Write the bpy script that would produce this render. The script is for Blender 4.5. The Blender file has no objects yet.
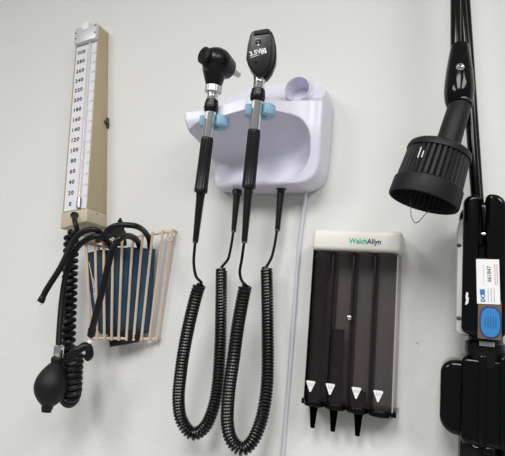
import bpy, bmesh, math, random
from mathutils import Vector, Matrix, noise
random.seed(7)
C = bpy.context.scene.collection
PI = math.pi
V = Vector

# ---------------------------------------------------------------- camera
F_PX = 480.0
CAM = V((0.0, -0.70, 1.60))
AX_R = V((0.92821, 0.36218, 0.08515))       # camera right
AX_U = V((-0.02086, -0.17785, 0.98384))     # camera up
AX_B = V((0.37147, -0.91498, -0.15753))     # camera back
cd = bpy.data.cameras.new('camera')
cam = bpy.data.objects.new('camera', cd); C.objects.link(cam)
cd.sensor_fit = 'HORIZONTAL'; cd.sensor_width = 36.0
cd.lens = 36.0 * F_PX / 505.0
cd.clip_start = 0.02
M4 = Matrix((AX_R, AX_U, AX_B)).transposed().to_4x4(); M4.translation = CAM
cam.matrix_world = M4
bpy.context.scene.camera = cam

# ---------------------------------------------------------------- world, lights, exposure
w = bpy.data.worlds.new('room_light'); bpy.context.scene.world = w; w.use_nodes = True
w.node_tree.nodes['Background'].inputs[0].default_value = (0.93, 0.97, 1.0, 1)
w.node_tree.nodes['Background'].inputs[1].default_value = 0.25


def area(name, loc, target, sx, sy, power, col=(1, 1, 1)):
    ld = bpy.data.lights.new(name, 'AREA'); ld.shape = 'RECTANGLE'; ld.size = sx; ld.size_y = sy
    ld.energy = power; ld.color = col
    o = bpy.data.objects.new(name, ld); C.objects.link(o); o.location = loc
    o.rotation_euler = (V(target) - V(loc)).to_track_quat('-Z', 'Y').to_euler()
    return o


area('ceiling_light_left', (-1.3, -1.9, 2.66), (-1.3, -1.9, 0), 0.6, 1.2, 30, (1.0, 0.99, 0.98))
area('ceiling_light_right', (0.9, -1.5, 2.66), (0.9, -1.5, 0), 0.6, 1.2, 29, (1.0, 0.99, 0.98))
area('ceiling_light_middle', (-0.1, -1.7, 2.66), (-0.1, -1.7, 0), 0.6, 1.2, 34, (1.0, 0.99, 0.98))
vs = bpy.context.scene.view_settings
vs.view_transform = 'Standard'; vs.look = 'None'; vs.exposure = -0.06; vs.gamma = 1.0; vs.use_curve_mapping = False


# ---------------------------------------------------------------- placement helper: point seen at a pixel, d metres in front of the wall
def at(px, py, d=0.0):
    r = AX_R * ((px - 252.5) / F_PX) - AX_U * ((py - 228.0) / F_PX) - AX_B
    t = (-d - CAM.y) / r.y
    return CAM + r * t


# ---------------------------------------------------------------- materials
def mat(name, col, rough=0.5, metal=0.0, bump=0.0, bscale=200.0, var=0.0, vscale=8.0, coat=0.0, alpha=1.0, trans=0.0, spec=0.5, ior=1.45):
    m = bpy.data.materials.new(name); m.use_nodes = True
    nt = m.node_tree; b = nt.nodes['Principled BSDF']
    b.inputs['Base Color'].default_value = (*col, 1)
    b.inputs['Roughness'].default_value = rough; b.inputs['Metallic'].default_value = metal
    b.inputs['Coat Weight'].default_value = coat; b.inputs['Coat Roughness'].default_value = 0.08
    b.inputs['Alpha'].default_value = alpha; b.inputs['Transmission Weight'].default_value = trans
    b.inputs['Specular IOR Level'].default_value = spec; b.inputs['IOR'].default_value = ior
    tc = nt.nodes.new('ShaderNodeTexCoord')
    if var > 0:
        n = nt.nodes.new('ShaderNodeTexNoise'); n.inputs['Scale'].default_value = vscale; n.inputs['Detail'].default_value = 5
        nt.links.new(tc.outputs['Object'], n.inputs['Vector'])
        mr = nt.nodes.new('ShaderNodeMix'); mr.data_type = 'RGBA'
        mr.inputs[6].default_value = tuple(c * (1 - var) for c in col) + (1,)
        mr.inputs[7].default_value = tuple(min(1, c * (1 + var)) for c in col) + (1,)
        nt.links.new(n.outputs['Fac'], mr.inputs[0]); nt.links.new(mr.outputs[2], b.inputs['Base Color'])
    if bump > 0:
        n = nt.nodes.new('ShaderNodeTexNoise'); n.inputs['Scale'].default_value = bscale; n.inputs['Detail'].default_value = 3
        nt.links.new(tc.outputs['Object'], n.inputs['Vector'])
        bp = nt.nodes.new('ShaderNodeBump'); bp.inputs['Strength'].default_value = bump; bp.inputs['Distance'].default_value = 0.002
        nt.links.new(n.outputs['Fac'], bp.inputs['Height']); nt.links.new(bp.outputs['Normal'], b.inputs['Normal'])
    return m


WALLC = (0.72, 0.722, 0.705)
m_wall = mat('wall_paint', WALLC, 0.75, bump=0.25, bscale=160, var=0.02, vscale=3)
m_floor = mat('floor_vinyl', (0.42, 0.40, 0.37), 0.5, var=0.05)
m_ceil = mat('ceiling_tile', (0.8, 0.8, 0.78), 0.9, bump=0.3, bscale=60)
m_beige = mat('beige_metal', (0.43, 0.355, 0.23), 0.42, bump=0.06, bscale=900, var=0.05, vscale=12)
m_beige2 = mat('beige_foot', (0.50, 0.44, 0.32), 0.42, var=0.05, vscale=12)
m_scale = mat('scale_plate', (0.72, 0.72, 0.75), 0.35)
m_ink = mat('black_ink', (0.02, 0.02, 0.022), 0.6)
m_red = mat('red_ink', (0.65, 0.30, 0.28), 0.6)
m_greyink = mat('grey_ink', (0.35, 0.35, 0.37), 0.6)
m_chrome = mat('chrome', (0.80, 0.80, 0.80), 0.14, 1.0)
m_satin = mat('satin_steel', (0.62, 0.62, 0.63), 0.42, 0.8)
m_bracket = mat('brushed_aluminium', (0.66, 0.66, 0.68), 0.45, 0.35)
m_darkmetal = mat('dark_metal', (0.10, 0.10, 0.10), 0.35, 0.8)
m_glass = mat('tube_glass', (0.75, 0.76, 0.78), 0.06, alpha=0.45)
m_mercury = mat('mercury', (0.30, 0.30, 0.31), 0.2, 0.9)
m_rub = mat('black_rubber', (0.006, 0.006, 0.007), 0.36, spec=0.35, bump=0.04, bscale=700)
m_rubm = mat('matte_rubber', (0.009, 0.009, 0.0105), 0.50, spec=0.3, bump=0.08, bscale=900)
m_gloss = mat('gloss_black', (0.002, 0.0022, 0.0025), 0.10, spec=0.32)
m_blk = mat('black_plastic', (0.005, 0.005, 0.006), 0.30, spec=0.4, bump=0.05, bscale=1200)
m_cord = mat('cord_plastic', (0.004, 0.004, 0.0045), 0.24, spec=0.55)
m_spec = mat('specula_black', (0.0015, 0.0015, 0.0015), 0.95, spec=0.0)
m_lens = mat('dark_lens', (0.004, 0.004, 0.005), 0.05)
m_wire = mat('coated_wire', (0.60, 0.47, 0.36), 0.38, var=0.06, vscale=40)
m_cuff = mat('cuff_fabric', (0.020, 0.062, 0.108), 0.8, bump=0.5, bscale=1500, var=0.25, vscale=60)
m_velcro = mat('velcro', (0.012, 0.013, 0.016), 0.95, bump=0.8, bscale=1800)
m_label = mat('label_white', (0.80, 0.80, 0.80), 0.5)
m_white = mat('station_plastic', (0.72, 0.71, 0.82), 0.30, var=0.01)
m_pad = mat('cradle_pad', (0.30, 0.52, 0.68), 0.5, bump=0.1, bscale=600, var=0.35, vscale=260)
m_tip = mat('clear_tip', (0.70, 0.70, 0.68), 0.2, alpha=0.85)
m_wcord = mat('grey_cord', (0.62, 0.62, 0.68), 0.4)
m_lid = mat('cream_plastic', (0.77, 0.76, 0.70), 0.32)
m_smoke = mat('smoked_plastic', (0.040, 0.030, 0.031), 0.16, alpha=0.33)
m_smoke_edge = mat('smoked_edge', (0.008, 0.007, 0.008), 0.35)
m_clear = mat('clear_edge', (0.62, 0.62, 0.60), 0.15, alpha=0.5)
m_back = mat('dispenser_back', (0.46, 0.40, 0.40), 0.5)
m_green = mat('green_ink', (0.02, 0.42, 0.28), 0.6)
m_navy = mat('navy_ink', (0.02, 0.04, 0.14), 0.6)
m_silver = mat('silver_plate', (0.60, 0.61, 0.60), 0.40, 0.4)
m_scuff = mat('bare_chip', (0.70, 0.70, 0.68), 0.6)
m_tan = mat('copper_foil', (0.16, 0.10, 0.075), 0.35, 0.2)
m_blue = mat('blue_label', (0.03, 0.20, 0.48), 0.4, var=0.25, vscale=300)
m_smudge = mat('scuff_mark', (0.42, 0.41, 0.38), 0.8)


# ---------------------------------------------------------------- object helpers
ORG = {}


def empty(name, loc, label, cat, group=None):
    o = bpy.data.objects.new(name, None); C.objects.link(o); o.location = loc
    o.empty_display_size = 0.02
    ORG[o] = V(loc); o['label'] = label; o['category'] = cat
    if group: o['group'] = group
    return o


def obj(name, bm, m, parent=None, label=None, smooth=True, loc=None, ang=35):
    """bm is in world coordinates; the origin is the thing's base."""
    me = bpy.data.meshes.new(name)
    org = ORG[parent] if parent is not None else V(loc or (0, 0, 0))
    bmesh.ops.translate(bm, verts=bm.verts, vec=-org)
    bmesh.ops.recalc_face_normals(bm, faces=bm.faces)
    bm.to_mesh(me); bm.free()
    for mm in (m if isinstance(m, (list, tuple)) else [m]): me.materials.append(mm)
    if smooth:
        for p in me.polygons: p.use_smooth = True
        me.set_sharp_from_angle(angle=math.radians(ang))
    o = bpy.data.objects.new(name, me); C.objects.link(o)
    if parent is not None: o.parent = parent
    else: o.location = org
    ORG[o] = org
    if label: o['label'] = label
    return o


def tag(o, label, cat, group=None, kind=None):
    o['label'] = label; o['category'] = cat
    if group: o['group'] = group
    if kind: o['kind'] = kind
    return o


def structure(o):
    o['kind'] = 'structure'; return o


def BM(): return bmesh.new()


def frame(o, x, y, z):
    m = Matrix((V(x).normalized(), V(y).normalized(), V(z).normalized())).transposed().to_4x4()
    m.translation = V(o); return m


ID = Matrix.Identity(4)


def box(bm, x0, x1, y0, y1, z0, z1, bev=0.0, seg=3, mx=ID):
    r = bmesh.ops.create_cube(bm, size=1.0)
    vs_ = r['verts']
    for v in vs_:
        v.co = V((x0 + (v.co.x + .5) * (x1 - x0), y0 + (v.co.y + .5) * (y1 - y0), z0 + (v.co.z + .5) * (z1 - z0)))
    allv = set(vs_)
    if bev > 0:
        es = list({e for v in vs_ for e in v.link_edges})
        rr = bmesh.ops.bevel(bm, geom=es, offset=bev, segments=seg, profile=0.5, affect='EDGES')
        allv = {v for v in allv if v.is_valid} | set(rr['verts'])
    for v in allv: v.co = mx @ v.co
    return list(allv)


def prism(bm, pts, d0, d1, mx=ID, bev=0.0, seg=2):
    """outline pts (u,v) extruded along local z from d0 to d1, edges rounded by stepping the outline inwards"""
    P2 = []
    for p in pts:
        q = V((p[0], p[1]))
        if not P2 or (q - P2[-1]).length > 1e-6: P2.append(q)
    if (P2[0] - P2[-1]).length < 1e-6: P2.pop()
    n = len(P2)
    ar = sum(P2[i].x * P2[(i + 1) % n].y - P2[(i + 1) % n].x * P2[i].y for i in range(n))
    sg = 1 if ar > 0 else -1
    inw = []
    for i in range(n):
        e0 = (P2[i] - P2[i - 1]).normalized(); e1 = (P2[(i + 1) % n] - P2[i]).normalized()
        n0 = V((-e0.y, e0.x)) * sg; n1 = V((-e1.y, e1.x)) * sg
        m = n0 + n1
        if m.length < 1e-6: m = n0
        m.normalize(); inw.append(m / max(.45, m.dot(n0)))
    if bev > 0:
        lv = [(d0 + bev * (1 - math.cos(PI / 2 * k / seg)), bev * (1 - math.sin(PI / 2 * k / seg))) for k in range(seg + 1)]
        lv += [(d1 - bev * (1 - math.cos(PI / 2 * k / seg)), bev * (1 - math.sin(PI / 2 * k / seg))) for k in range(seg, -1, -1)]
    else: lv = [(d0, 0), (d1, 0)]
    rings = [[bm.verts.new(mx @ V((p.x + m.x * o, p.y + m.y * o, z))) for p, m in zip(P2, inw)] for z, o in lv]
    for a, b in zip(rings, rings[1:]):
        for i in range(n): bm.faces.new((a[i], a[(i + 1) % n], b[(i + 1) % n], b[i]))
    bm.faces.new(rings[0][::-1]); bm.faces.new(rings[-1])


def perp(a):
    a = a.normalized()
    h = V((0, 0, 1)) if abs(a.z) < 0.9 else V((1, 0, 0))
    x = a.cross(h).normalized(); return x, a.cross(x).normalized()


def lathe(bm, p0, axis, prof, n=32, cap=True, rmod=None):
    """prof: list of (t along axis in metres, radius)"""
    a = V(axis).normalized(); x, y = perp(a); rings = []
    for (t, r) in prof:
        ring = []
        for i in range(n):
            th = 2 * PI * i / n
            rr = r if rmod is None else rmod(t, r, i, n)
            ring.append(bm.verts.new(V(p0) + a * t + (x * math.cos(th) + y * math.sin(th)) * rr))
        rings.append(ring)
    for k in range(len(rings) - 1):
        for i in range(n):
            bm.faces.new((rings[k][i], rings[k][(i + 1) % n], rings[k + 1][(i + 1) % n], rings[k + 1][i]))
    if cap:
        bm.faces.new(rings[0][::-1]); bm.faces.new(rings[-1])
    return rings


def rod(bm, a, b, ra, rb=None, n=20, bev=0.0):
    rb = ra if rb is None else rb
    a = V(a); b = V(b); L = (b - a).length
    if bev: pr = [(0, ra - bev), (bev, ra), (L - bev, rb), (L, rb - bev)]
    else: pr = [(0, ra), (L, rb)]
    lathe(bm, a, b - a, pr, n)


def spline(pts, per=12):
    P = [V(p) for p in pts]; out = []
    P = [P[0] * 2 - P[1]] + P + [P[-1] * 2 - P[-2]]
    for i in range(1, len(P) - 2):
        p0, p1, p2, p3 = P[i - 1:i + 3]
        for k in range(per):
            t = k / per
            out.append(0.5 * ((2 * p1) + (p2 - p0) * t + (2 * p0 - 5 * p1 + 4 * p2 - p3) * t * t + (3 * p1 - p0 - 3 * p2 + p3) * t ** 3))
    out.append(P[-2]); return out


def resample(pts, step):
    out = [pts[0].copy()]; acc = 0.0
    for a, b in zip(pts, pts[1:]):
        L = (b - a).length
        if L < 1e-9: continue
        pos = step - acc
        while pos <= L:
            out.append(a.lerp(b, pos / L)); pos += step
        acc = (acc + L) % step if L + acc >= step else acc + L
    if (out[-1] - pts[-1]).length > step * 0.2: out.append(pts[-1].copy())
    return out


def frames(pts):
    """parallel transport frames"""
    T = []
    for i in range(len(pts)):
        a = pts[max(0, i - 1)]; b = pts[min(len(pts) - 1, i + 1)]
        T.append((b - a).normalized())
    x, _ = perp(T[0]); out = []
    for i, t in enumerate(T):
        if i: x = (x - t * x.dot(t)).normalized()
        out.append((t, x, t.cross(x).normalized()))
    return out


def tube(bm, pts, r, n=10, rfun=None):
    fr = frames(pts); rings = []
    for i, (p, (t, x, y)) in enumerate(zip(pts, fr)):
        rr = r if rfun is None else rfun(i / (len(pts) - 1))
        rings.append([bm.verts.new(p + (x * math.cos(2 * PI * k / n) + y * math.sin(2 * PI * k / n)) * rr) for k in range(n)])
    for a, b in zip(rings, rings[1:]):
        for k in range(n): bm.faces.new((a[k], a[(k + 1) % n], b[(k + 1) % n], b[k]))
    bm.faces.new(rings[0][::-1]); bm.faces.new(rings[-1])


def helix(path, R, pitch, per=14, rfun=None, ease=0.7):
    """points of a coil wound about a dense path"""
    base = resample(path, pitch / per); fr = frames(base); out = []
    N = len(base)
    for i, (p, (t, x, y)) in enumerate(zip(base, fr)):
        th = 2 * PI * i / per
        rr = R if rfun is None else rfun(i / (N - 1))
        k = min(1.0, min(i, N - 1 - i) / (per * ease)); rr = rr * k
        out.append(p + (x * math.cos(th) + y * math.sin(th)) * rr)
    return out


def text_bm(s, mx, size, thick=0.0003, align='CENTER', sx=1.0, shear=0.0, bold=0.0, space=1.0):
    cu = bpy.data.curves.new('txt', 'FONT'); cu.body = s; cu.size = size; cu.extrude = thick
    cu.align_x = align; cu.align_y = 'CENTER'; cu.shear = shear; cu.offset = bold; cu.space_character = space; cu.resolution_u = 3
    o = bpy.data.objects.new('txt', cu); C.objects.link(o)
    bpy.context.view_layer.update()
    me = bpy.data.meshes.new_from_object(o.evaluated_get(bpy.context.evaluated_depsgraph_get()))
    bm = BM(); bm.from_mesh(me)
    bpy.data.objects.remove(o); bpy.data.curves.remove(cu); bpy.data.meshes.remove(me)
    for v in bm.verts: v.co = mx @ V((v.co.x * sx, v.co.y, v.co.z))
    return bm


def merge(dst, src):
    me = bpy.data.meshes.new('tmp'); src.to_mesh(me); src.free(); dst.from_mesh(me); bpy.data.meshes.remove(me)


def screw(parent, p, n, r, m=None, label=None, cross=True):
    bm = BM(); n = V(n).normalized()
    lathe(bm, V(p) - n * r * 0.3, n, [(0, r), (r * 0.45, r), (r * 0.75, r * 0.8), (r * 0.9, r * 0.45)], 20)
    s = obj('screw', bm, m or m_chrome, parent, label)
    if cross:
        x, y = perp(n); bm = BM()
        mx = frame(V(p) + n * r * 0.5, x + y * 0.4, n.cross(x + y * 0.4), n)
        box(bm, -r * .55, r * .55, -r * .13, r * .13, 0, r * .16, mx=mx)
        box(bm, -r * .13, r * .13, -r * .55, r * .55, 0, r * .16, mx=mx)
        obj('cross_slot', bm, m_ink, s, smooth=False)
    return s


# ================================================================ SETTING
bm = BM(); box(bm, -3.2, 2.4, 0, 0.1, 0, 2.7); structure(obj('wall_back', bm, m_wall, loc=(0, 0, 0), smooth=False))
bm = BM(); box(bm, -3.2, 2.4, -3.4, 0.1, -0.1, 0); structure(obj('floor', bm, m_floor, smooth=False))
bm = BM(); box(bm, -3.2, 2.4, -3.4, 0.1, 2.7, 2.8); structure(obj('ceiling', bm, m_ceil, smooth=False))

# ================================================================ BLOOD PRESSURE GAUGE (mercury column)
A9 = math.radians(8.6)
GU = V((-math.sin(A9), 0, math.cos(A9))); GR = V((math.cos(A9), 0, math.sin(A9))); GN = V((0, -1, 0))
GW = 0.054; GH = 0.392
GO = V((-0.569, 0, 1.7195)) - GR * GW         # left bottom corner on the wall
gm = frame(GO, GR, GU, GN)                     # local: u right, v up, w out of the wall
D0, D1 = 0.054, 0.029                          # depth at foot and at top


def gdep(v): return D0 + (D1 - D0) * v / GH


def gp(u, v, w=0.0): return gm @ V((u, v, w))


gauge = empty('blood_pressure_gauge', gp(GW / 2, 0), 'tall beige wall gauge with a white numbered mercury scale from 0 to 300', 'blood pressure gauge')
bm = BM()                                      # wedge case with a shallow recess for the scale
v0, v1 = 0.020, GH
rim = 0.0022; rec = 0.0035
prof = []
for (u, v) in ((0, v0), (GW, v0), (GW, v1), (0, v1)): prof.append((u, v))
inn = ((rim, v0 + .001), (GW - rim, v0 + .001), (GW - rim, v1 - .006), (rim, v1 - .006))
bk = [bm.verts.new(gp(u, v, 0)) for u, v in prof]
fr_ = [bm.verts.new(gp(u, v, gdep(v))) for u, v in prof]
inr = [bm.verts.new(gp(u, v, gdep(v))) for u, v in inn]
ind = [bm.verts.new(gp(u, v, gdep(v) - rec)) for u, v in inn]
bm.faces.new(bk[::-1]); bm.faces.new(ind)
for i in range(4):
    j = (i + 1) % 4
    bm.faces.new((bk[i], bk[j], fr_[j], fr_[i])); bm.faces.new((fr_[i], fr_[j], inr[j], inr[i])); bm.faces.new((inr[i], inr[j], ind[j], ind[i]))
es = [e for e in bm.edges if (e.verts[0] in fr_ and e.verts[1] in fr_) or ((e.verts[0] in fr_) != (e.verts[1] in fr_) and (e.verts[0] in bk or e.verts[1] in bk))]
bmesh.ops.bevel(bm, geom=es, offset=0.0012, segments=2, affect='EDGES', profile=0.5)
obj('case', bm, m_beige, gauge)
# foot block
bm = BM(); n = 8
def foot_pts():
    return [(-.0012, -.010), (GW + .0012, -.004), (GW + .0012, v0), (-.0012, v0)]
b0 = [bm.verts.new(gp(u, v, 0)) for u, v in foot_pts()]
b1 = [bm.verts.new(gp(u, v, gdep(v) + .0015)) for u, v in foot_pts()]
bm.faces.new(b0[::-1]); bm.faces.new(b1)
for i in range(4): bm.faces.new((b0[i], b0[(i + 1) % 4], b1[(i + 1) % 4], b1[i]))
bmesh.ops.bevel(bm, geom=[e for e in bm.edges], offset=0.0018, segments=3, affect='EDGES', profile=0.5)
ft = obj('foot', bm, m_beige2, gauge)
bm = BM(); lathe(bm, gp(GW + .0012, v0 - .005, .028), GR, [(0, .0013), (.0006, .0012)], 12)
obj('rivet', bm, m_darkmetal, ft)
# scale plate: left white strip with numerals, tube channel, right strip
slope = frame(gp(0, 0, D0), GR, (gp(0, GH, D1) - gp(0, 0, D0)), (GR.cross(gp(0, GH, D1) - gp(0, 0, D0))))
SL = (gp(0, GH, D1) - gp(0, 0, D0)).length
bm = BM(); box(bm, rim, GW - rim, v0 + .002, SL - .007, -.0034, -.0012, mx=slope); sc = obj('scale_plate', bm, m_scale, gauge, smooth=False)
bm = BM()
mm0, mm300 = 0.0340, 0.3430
for k in range(16):
    v = mm0 + (mm300 - mm0) * k / 15
    merge(bm, text_bm(str(k * 20), slope @ Matrix.Translation((0.0150, v, -.0010)), 0.0106, 0.0001, sx=1.02, bold=0.00035, space=1.22))
obj('scale_numerals', bm, m_ink, sc, smooth=False)
bm = BM()
for k in range(151):
    v = mm0 + (mm300 - mm0) * k / 150
    L = .0042 if k % 5 == 0 else .0026
    box(bm, .0325 - L, .0325, v - .0003, v + .0003, -.0012, -.0009, mx=slope)
obj('scale_ticks', bm, m_red, sc, 'fine red graduation lines', smooth=False)
bm = BM()
for k in range(15):
    v = mm0 + (mm300 - mm0) * (k + .5) / 15
    merge(bm, text_bm(str(k * 20 + 10), slope @ Matrix.Translation((0.0475, v, -.0010)), 0.0052, 0.0001))
    box(bm, .0410, .0432, v - .0003, v + .0003, -.0012, -.0009, mx=slope)
obj('side_numerals', bm, m_greyink, sc, smooth=False)
bm = BM(); rod(bm, slope @ V((.0365, v0 + .004, .0008)), slope @ V((.0365, SL - .02, .0008)), .0030, n=16)
gt = obj('glass_tube', bm, m_glass, gauge)
bm = BM(); rod(bm, slope @ V((.0365, v0 + .003, .0012)), slope @ V((.0365, mm0 + .007, .0012)), .0040, n=16)
obj('mercury_column', bm, m_mercury, gt, 'dark mercury at the bottom of the tube')
# head bracket
bm = BM()
box(bm, .0035, GW - .0005, SL - .034, SL + .000, -.001, .0075, .0008, 2, mx=slope)
hb = obj('head_bracket', bm, m_bracket, gauge, 'silver metal bracket')
for (u, v) in ((.002, SL - .022), (.002, SL - .010), (GW - .006, SL - .022), (GW - .006, SL - .006)):
    bm = BM(); lathe(bm, slope @ V((u + .004, v, .0073)), slope.to_3x3() @ V((0, 0, 1)), [(0, .0016), (.0012, .0014)], 12)
    obj('screw', bm, m_darkmetal, hb)
bm = BM(); box(bm, .020, .036, SL - .010, SL + .008, -.002, .0095, .002, 3, mx=slope)
obj('filler_cap', bm, m_label, gauge)
# mounting screw on the right side, a clip against the wall
bm = BM(); rod(bm, gp(GW, .198, .007), gp(GW + .006, .198, .007), .0042, n=14, bev=.0008); box(bm, GW, GW + .004, .188, .208, .0, .005, .0008, 2, mx=gm)
obj('mounting_clip', bm, m_darkmetal, gauge)
# hose socket on the foot front
bm = BM()
ps = at(74, 215, .060)
lathe(bm, ps + V((0, .004, 0)), (0, -1, -.1), [(0, .006), (.006, .006), (.008, .0045)], 18)
obj('hose_socket', bm, m_rub, gauge)

# ================================================================ COILED PRESSURE HOSE
def P(lst): return [at(*p) for p in lst]
hose = empty('coiled_hose', at(72, 232, .06), 'thick black coiled air hose hanging from the foot of the beige gauge', 'hose')
lead = spline(P([(74, 216, .066), (75, 222, .074), (77, 229, .072), (74, 233, .064)]), 8)
cp = spline(P([(72, 231, .058), (71, 250, .056), (69.5, 290, .054), (68, 330, .052), (67, 360, .052), (67, 385, .055)]), 30)
N1 = len(cp)
cp2 = spline(P([(67, 385, .055), (67, 395, .060), (70, 399, .072), (73, 391, .082), (74.0, 372, .086), (75.5, 355, .086)]), 30)
bm = BM(); tube(bm, lead, .0042, 10)
tube(bm, helix(cp, .0090, .0110, 18, ease=0.5), .0044, 8)
obj('coil', bm, m_rub, hose)
bm = BM(); tube(bm, helix(cp2, .0088, .0084, 18, ease=0.2), .0048, 8)
obj('coil_loop', bm, m_rub, hose)
bm = BM(); tube(bm, spline(P([(71, 360, .095), (74, 352, .100), (80, 349, .098), (84.5, 346, .094), (88.5, 348, .090), (89.5, 355, .088), (86.5, 358, .088)]), 8), .0062, 12)
obj('hose_end', bm, m_rub, hose)
bm = BM(); lathe(bm, at(89.0, 347.5, .088), at(91, 334, .088) - at(89.0, 347.5, .088), [(0, .0034), (.006, .0034), (.0065, .0046), (.009, .0046), (.0095, .003), (.016, .0028)], 18)
obj('connector', bm, m_label, hose, 'white plastic connector')

# ================================================================ INFLATION BULB
ba, bb = at(58.3, 357, .098), at(46.2, 412, .104)
L = (bb - ba).length
bulb = empty('inflation_bulb', bb, 'black oval rubber squeeze bulb hanging on its hose below the basket', 'squeeze bulb')
bm = BM()
pr = [(0, .0085), (.003, .0102), (.006, .0098)]
for k in range(1, 24):
    t = k / 24; s = math.sin(PI * min(1, (t * 0.93 + 0.05))) ** 0.72
    pr.append((.006 + t * (L - .012), max(.0075, .0245 * s * (1 + .30 * (t - .35)))))
pr += [(L - .005, .0082), (L - .003, .0074), (L, .0070)]
lathe(bm, ba, bb - ba, pr, 40)
obj('bulb', bm, m_rubm, bulb)
va = at(58.8, 345, .098); ax = (ba - va)
bm = BM()
lathe(bm, va, ax, [(0, .0055), (.0015, .0078), (.0145, .0078), (.016, .0066), (ax.length + .002, .0066)], 24,
      rmod=lambda t, r, i, n: r * (1.0 if i % 2 else 0.94) if .001 < t < .015 else r)
vl = obj('air_valve', bm, m_chrome, bulb, 'ridged chrome valve')
bm = BM(); tube(bm, spline(P([(58.6, 346, .098), (59.5, 330, .096), (62, 300, .092), (67, 270, .090), (75, 251, .088), (84.5, 241, .090), (97, 236, .092), (106, 240, .075), (111, 247, .055), (113, 254, .046)]), 12), .0047, 12)
obj('air_hose', bm, m_rub, bulb)

# ================================================================ WIRE BASKET
TL, TR_ = at(87.5, 243.4, .080), at(173.8, 231, .009)
BL, BR = at(92.0, 338.0, .058), at(158.0, 339.0, .007)
bas = empty('wire_basket', (BL.lerp(BR, .5).x, 0, BL.z), 'tapered pinkish beige wire basket on the wall holding a blue cuff', 'wire basket')
wr = .0022
TLw = V((TL.x + .008, 0.0, TL.z)); TRw = V((TR_.x + .0005, 0, TR_.z)); BLw = V((BL.x + .008, 0, BL.z)); BRw = V((BR.x + .0005, 0, BR.z))
for a, b in ((TL, TR_), (BL, BR)):
    bm = BM(); tube(bm, [a, b], wr * 1.1, 10); obj('front_rail', bm, m_wire, bas)
tops = [28, 62, 93, 128, 163, 203, 240, 278, 318, 357]; bots = [26, 52, 82, 111, 140, 172, 202, 234, 267, 298]
t0, t1 = tops[0], tops[-1]; b0_, b1_ = bots[0], bots[-1]
for k, (tx, bx) in enumerate(zip(tops, bots)):
    a = TL.lerp(TR_, (tx - t0) / (t1 - t0)); b = BL.lerp(BR, (bx - 50 + 24) / (b1_ - 26) if 0 else (bx - b0_) / (b1_ - b0_))
    off = V((0, -.0035, 0)); up = (a - b).normalized()
    bm = BM(); tube(bm, [b - up * .003 + off, a + up * .003 + off], wr, 10); obj('upright_wire', bm, m_wire, bas)
for a, b in ((TL, TLw), (TR_, TRw), (BL, BLw), (BR, BRw)):
    bm = BM(); tube(bm, [a, b], wr, 10); obj('side_rail', bm, m_wire, bas)
bm = BM(); tube(bm, [TLw + V((0, -.003, .003)), BLw + V((0, -.003, -.003))], wr, 10); obj('upright_wire', bm, m_wire, bas)
for s in (.33, .66):
    bm = BM(); tube(bm, [TL.lerp(TLw, s) + V((-.002, 0, .002)), BL.lerp(BLw, s) + V((-.002, 0, -.002))], wr, 10); obj('upright_wire', bm, m_wire, bas)
for k in (2, 4, 6):   # floor wires
    s = (bots[k] - b0_) / (b1_ - b0_); a = BL.lerp(BR, s); b = BLw.lerp(BRw, s)
    bm = BM(); tube(bm, [a, b], wr, 8); obj('floor_wire', bm, m_wire, bas)
hk = at(171, 237, .012)
bm = BM(); tube(bm, [hk + V((math.cos(t) * .006, -.002, math.sin(t) * .0075)) for t in [2 * PI * i / 20 for i in range(18)]], .0014, 8)
obj('mounting_loop', bm, m_wire, bas)

# ================================================================ BLOOD PRESSURE CUFF
def slab(corners, d, thick, wav=.0015, nx=22, ny=26, seed=0.0, pw=5.0):
    """soft folded pad through four corner points (bl, br, tr, tl), thickness normal to it, pillowed"""
    bl, br, tr, tl = [V(c) for c in corners]
    nrm = (br - bl).cross(tl - bl).normalized()
    if nrm.y > 0: nrm = -nrm
    bm = BM(); G = [[], []]
    for side in (0, 1):
        for j in range(ny + 1):
            row = []
            for i in range(nx + 1):
                u, v = i / nx, j / ny
                p = bl.lerp(br, u).lerp(tl.lerp(tr, u), v)
                e = (1 - abs(2 * u - 1) ** pw) * (1 - abs(2 * v - 1) ** (pw * 1.6)); e = max(0, e) ** .5
                n1 = noise.noise(V((u * 2.3 + seed, v * 4.0, side))) * wav * 2
                n1 += math.sin(u * 9 + seed + v * 1.5) * wav * .6
                row.append(bm.verts.new(p + nrm * ((thick / 2 * e) * (1 if side == 0 else -1) + n1 + d)))
            G[side].append(row)
    for side in (0, 1):
        for j in range(ny):
            for i in range(nx):
                q = (G[side][j][i], G[side][j][i + 1], G[side][j + 1][i + 1], G[side][j + 1][i])
                bm.faces.new(q if side == 0 else q[::-1])
    bmesh.ops.remove_doubles(bm, verts=bm.verts, dist=1e-7)
    for side_i in range(1): pass
    # stitch borders
    def strip(a, b):
        for k in range(len(a) - 1):
            vs4 = [a[k], a[k + 1], b[k + 1], b[k]]
            vs4 = [v for v in vs4 if v.is_valid]
            u_ = []
            for v in vs4:
                if v not in u_: u_.append(v)
            if len(u_) > 2:
                try: bm.faces.new(u_)
                except ValueError: pass
    try:
        strip(G[0][0], G[1][0]); strip(G[0][-1], G[1][-1]); strip([r[0] for r in G[0]], [r[0] for r in G[1]]); strip([r[-1] for r in G[0]], [r[-1] for r in G[1]])
    except ReferenceError: pass
    return bm


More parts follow.
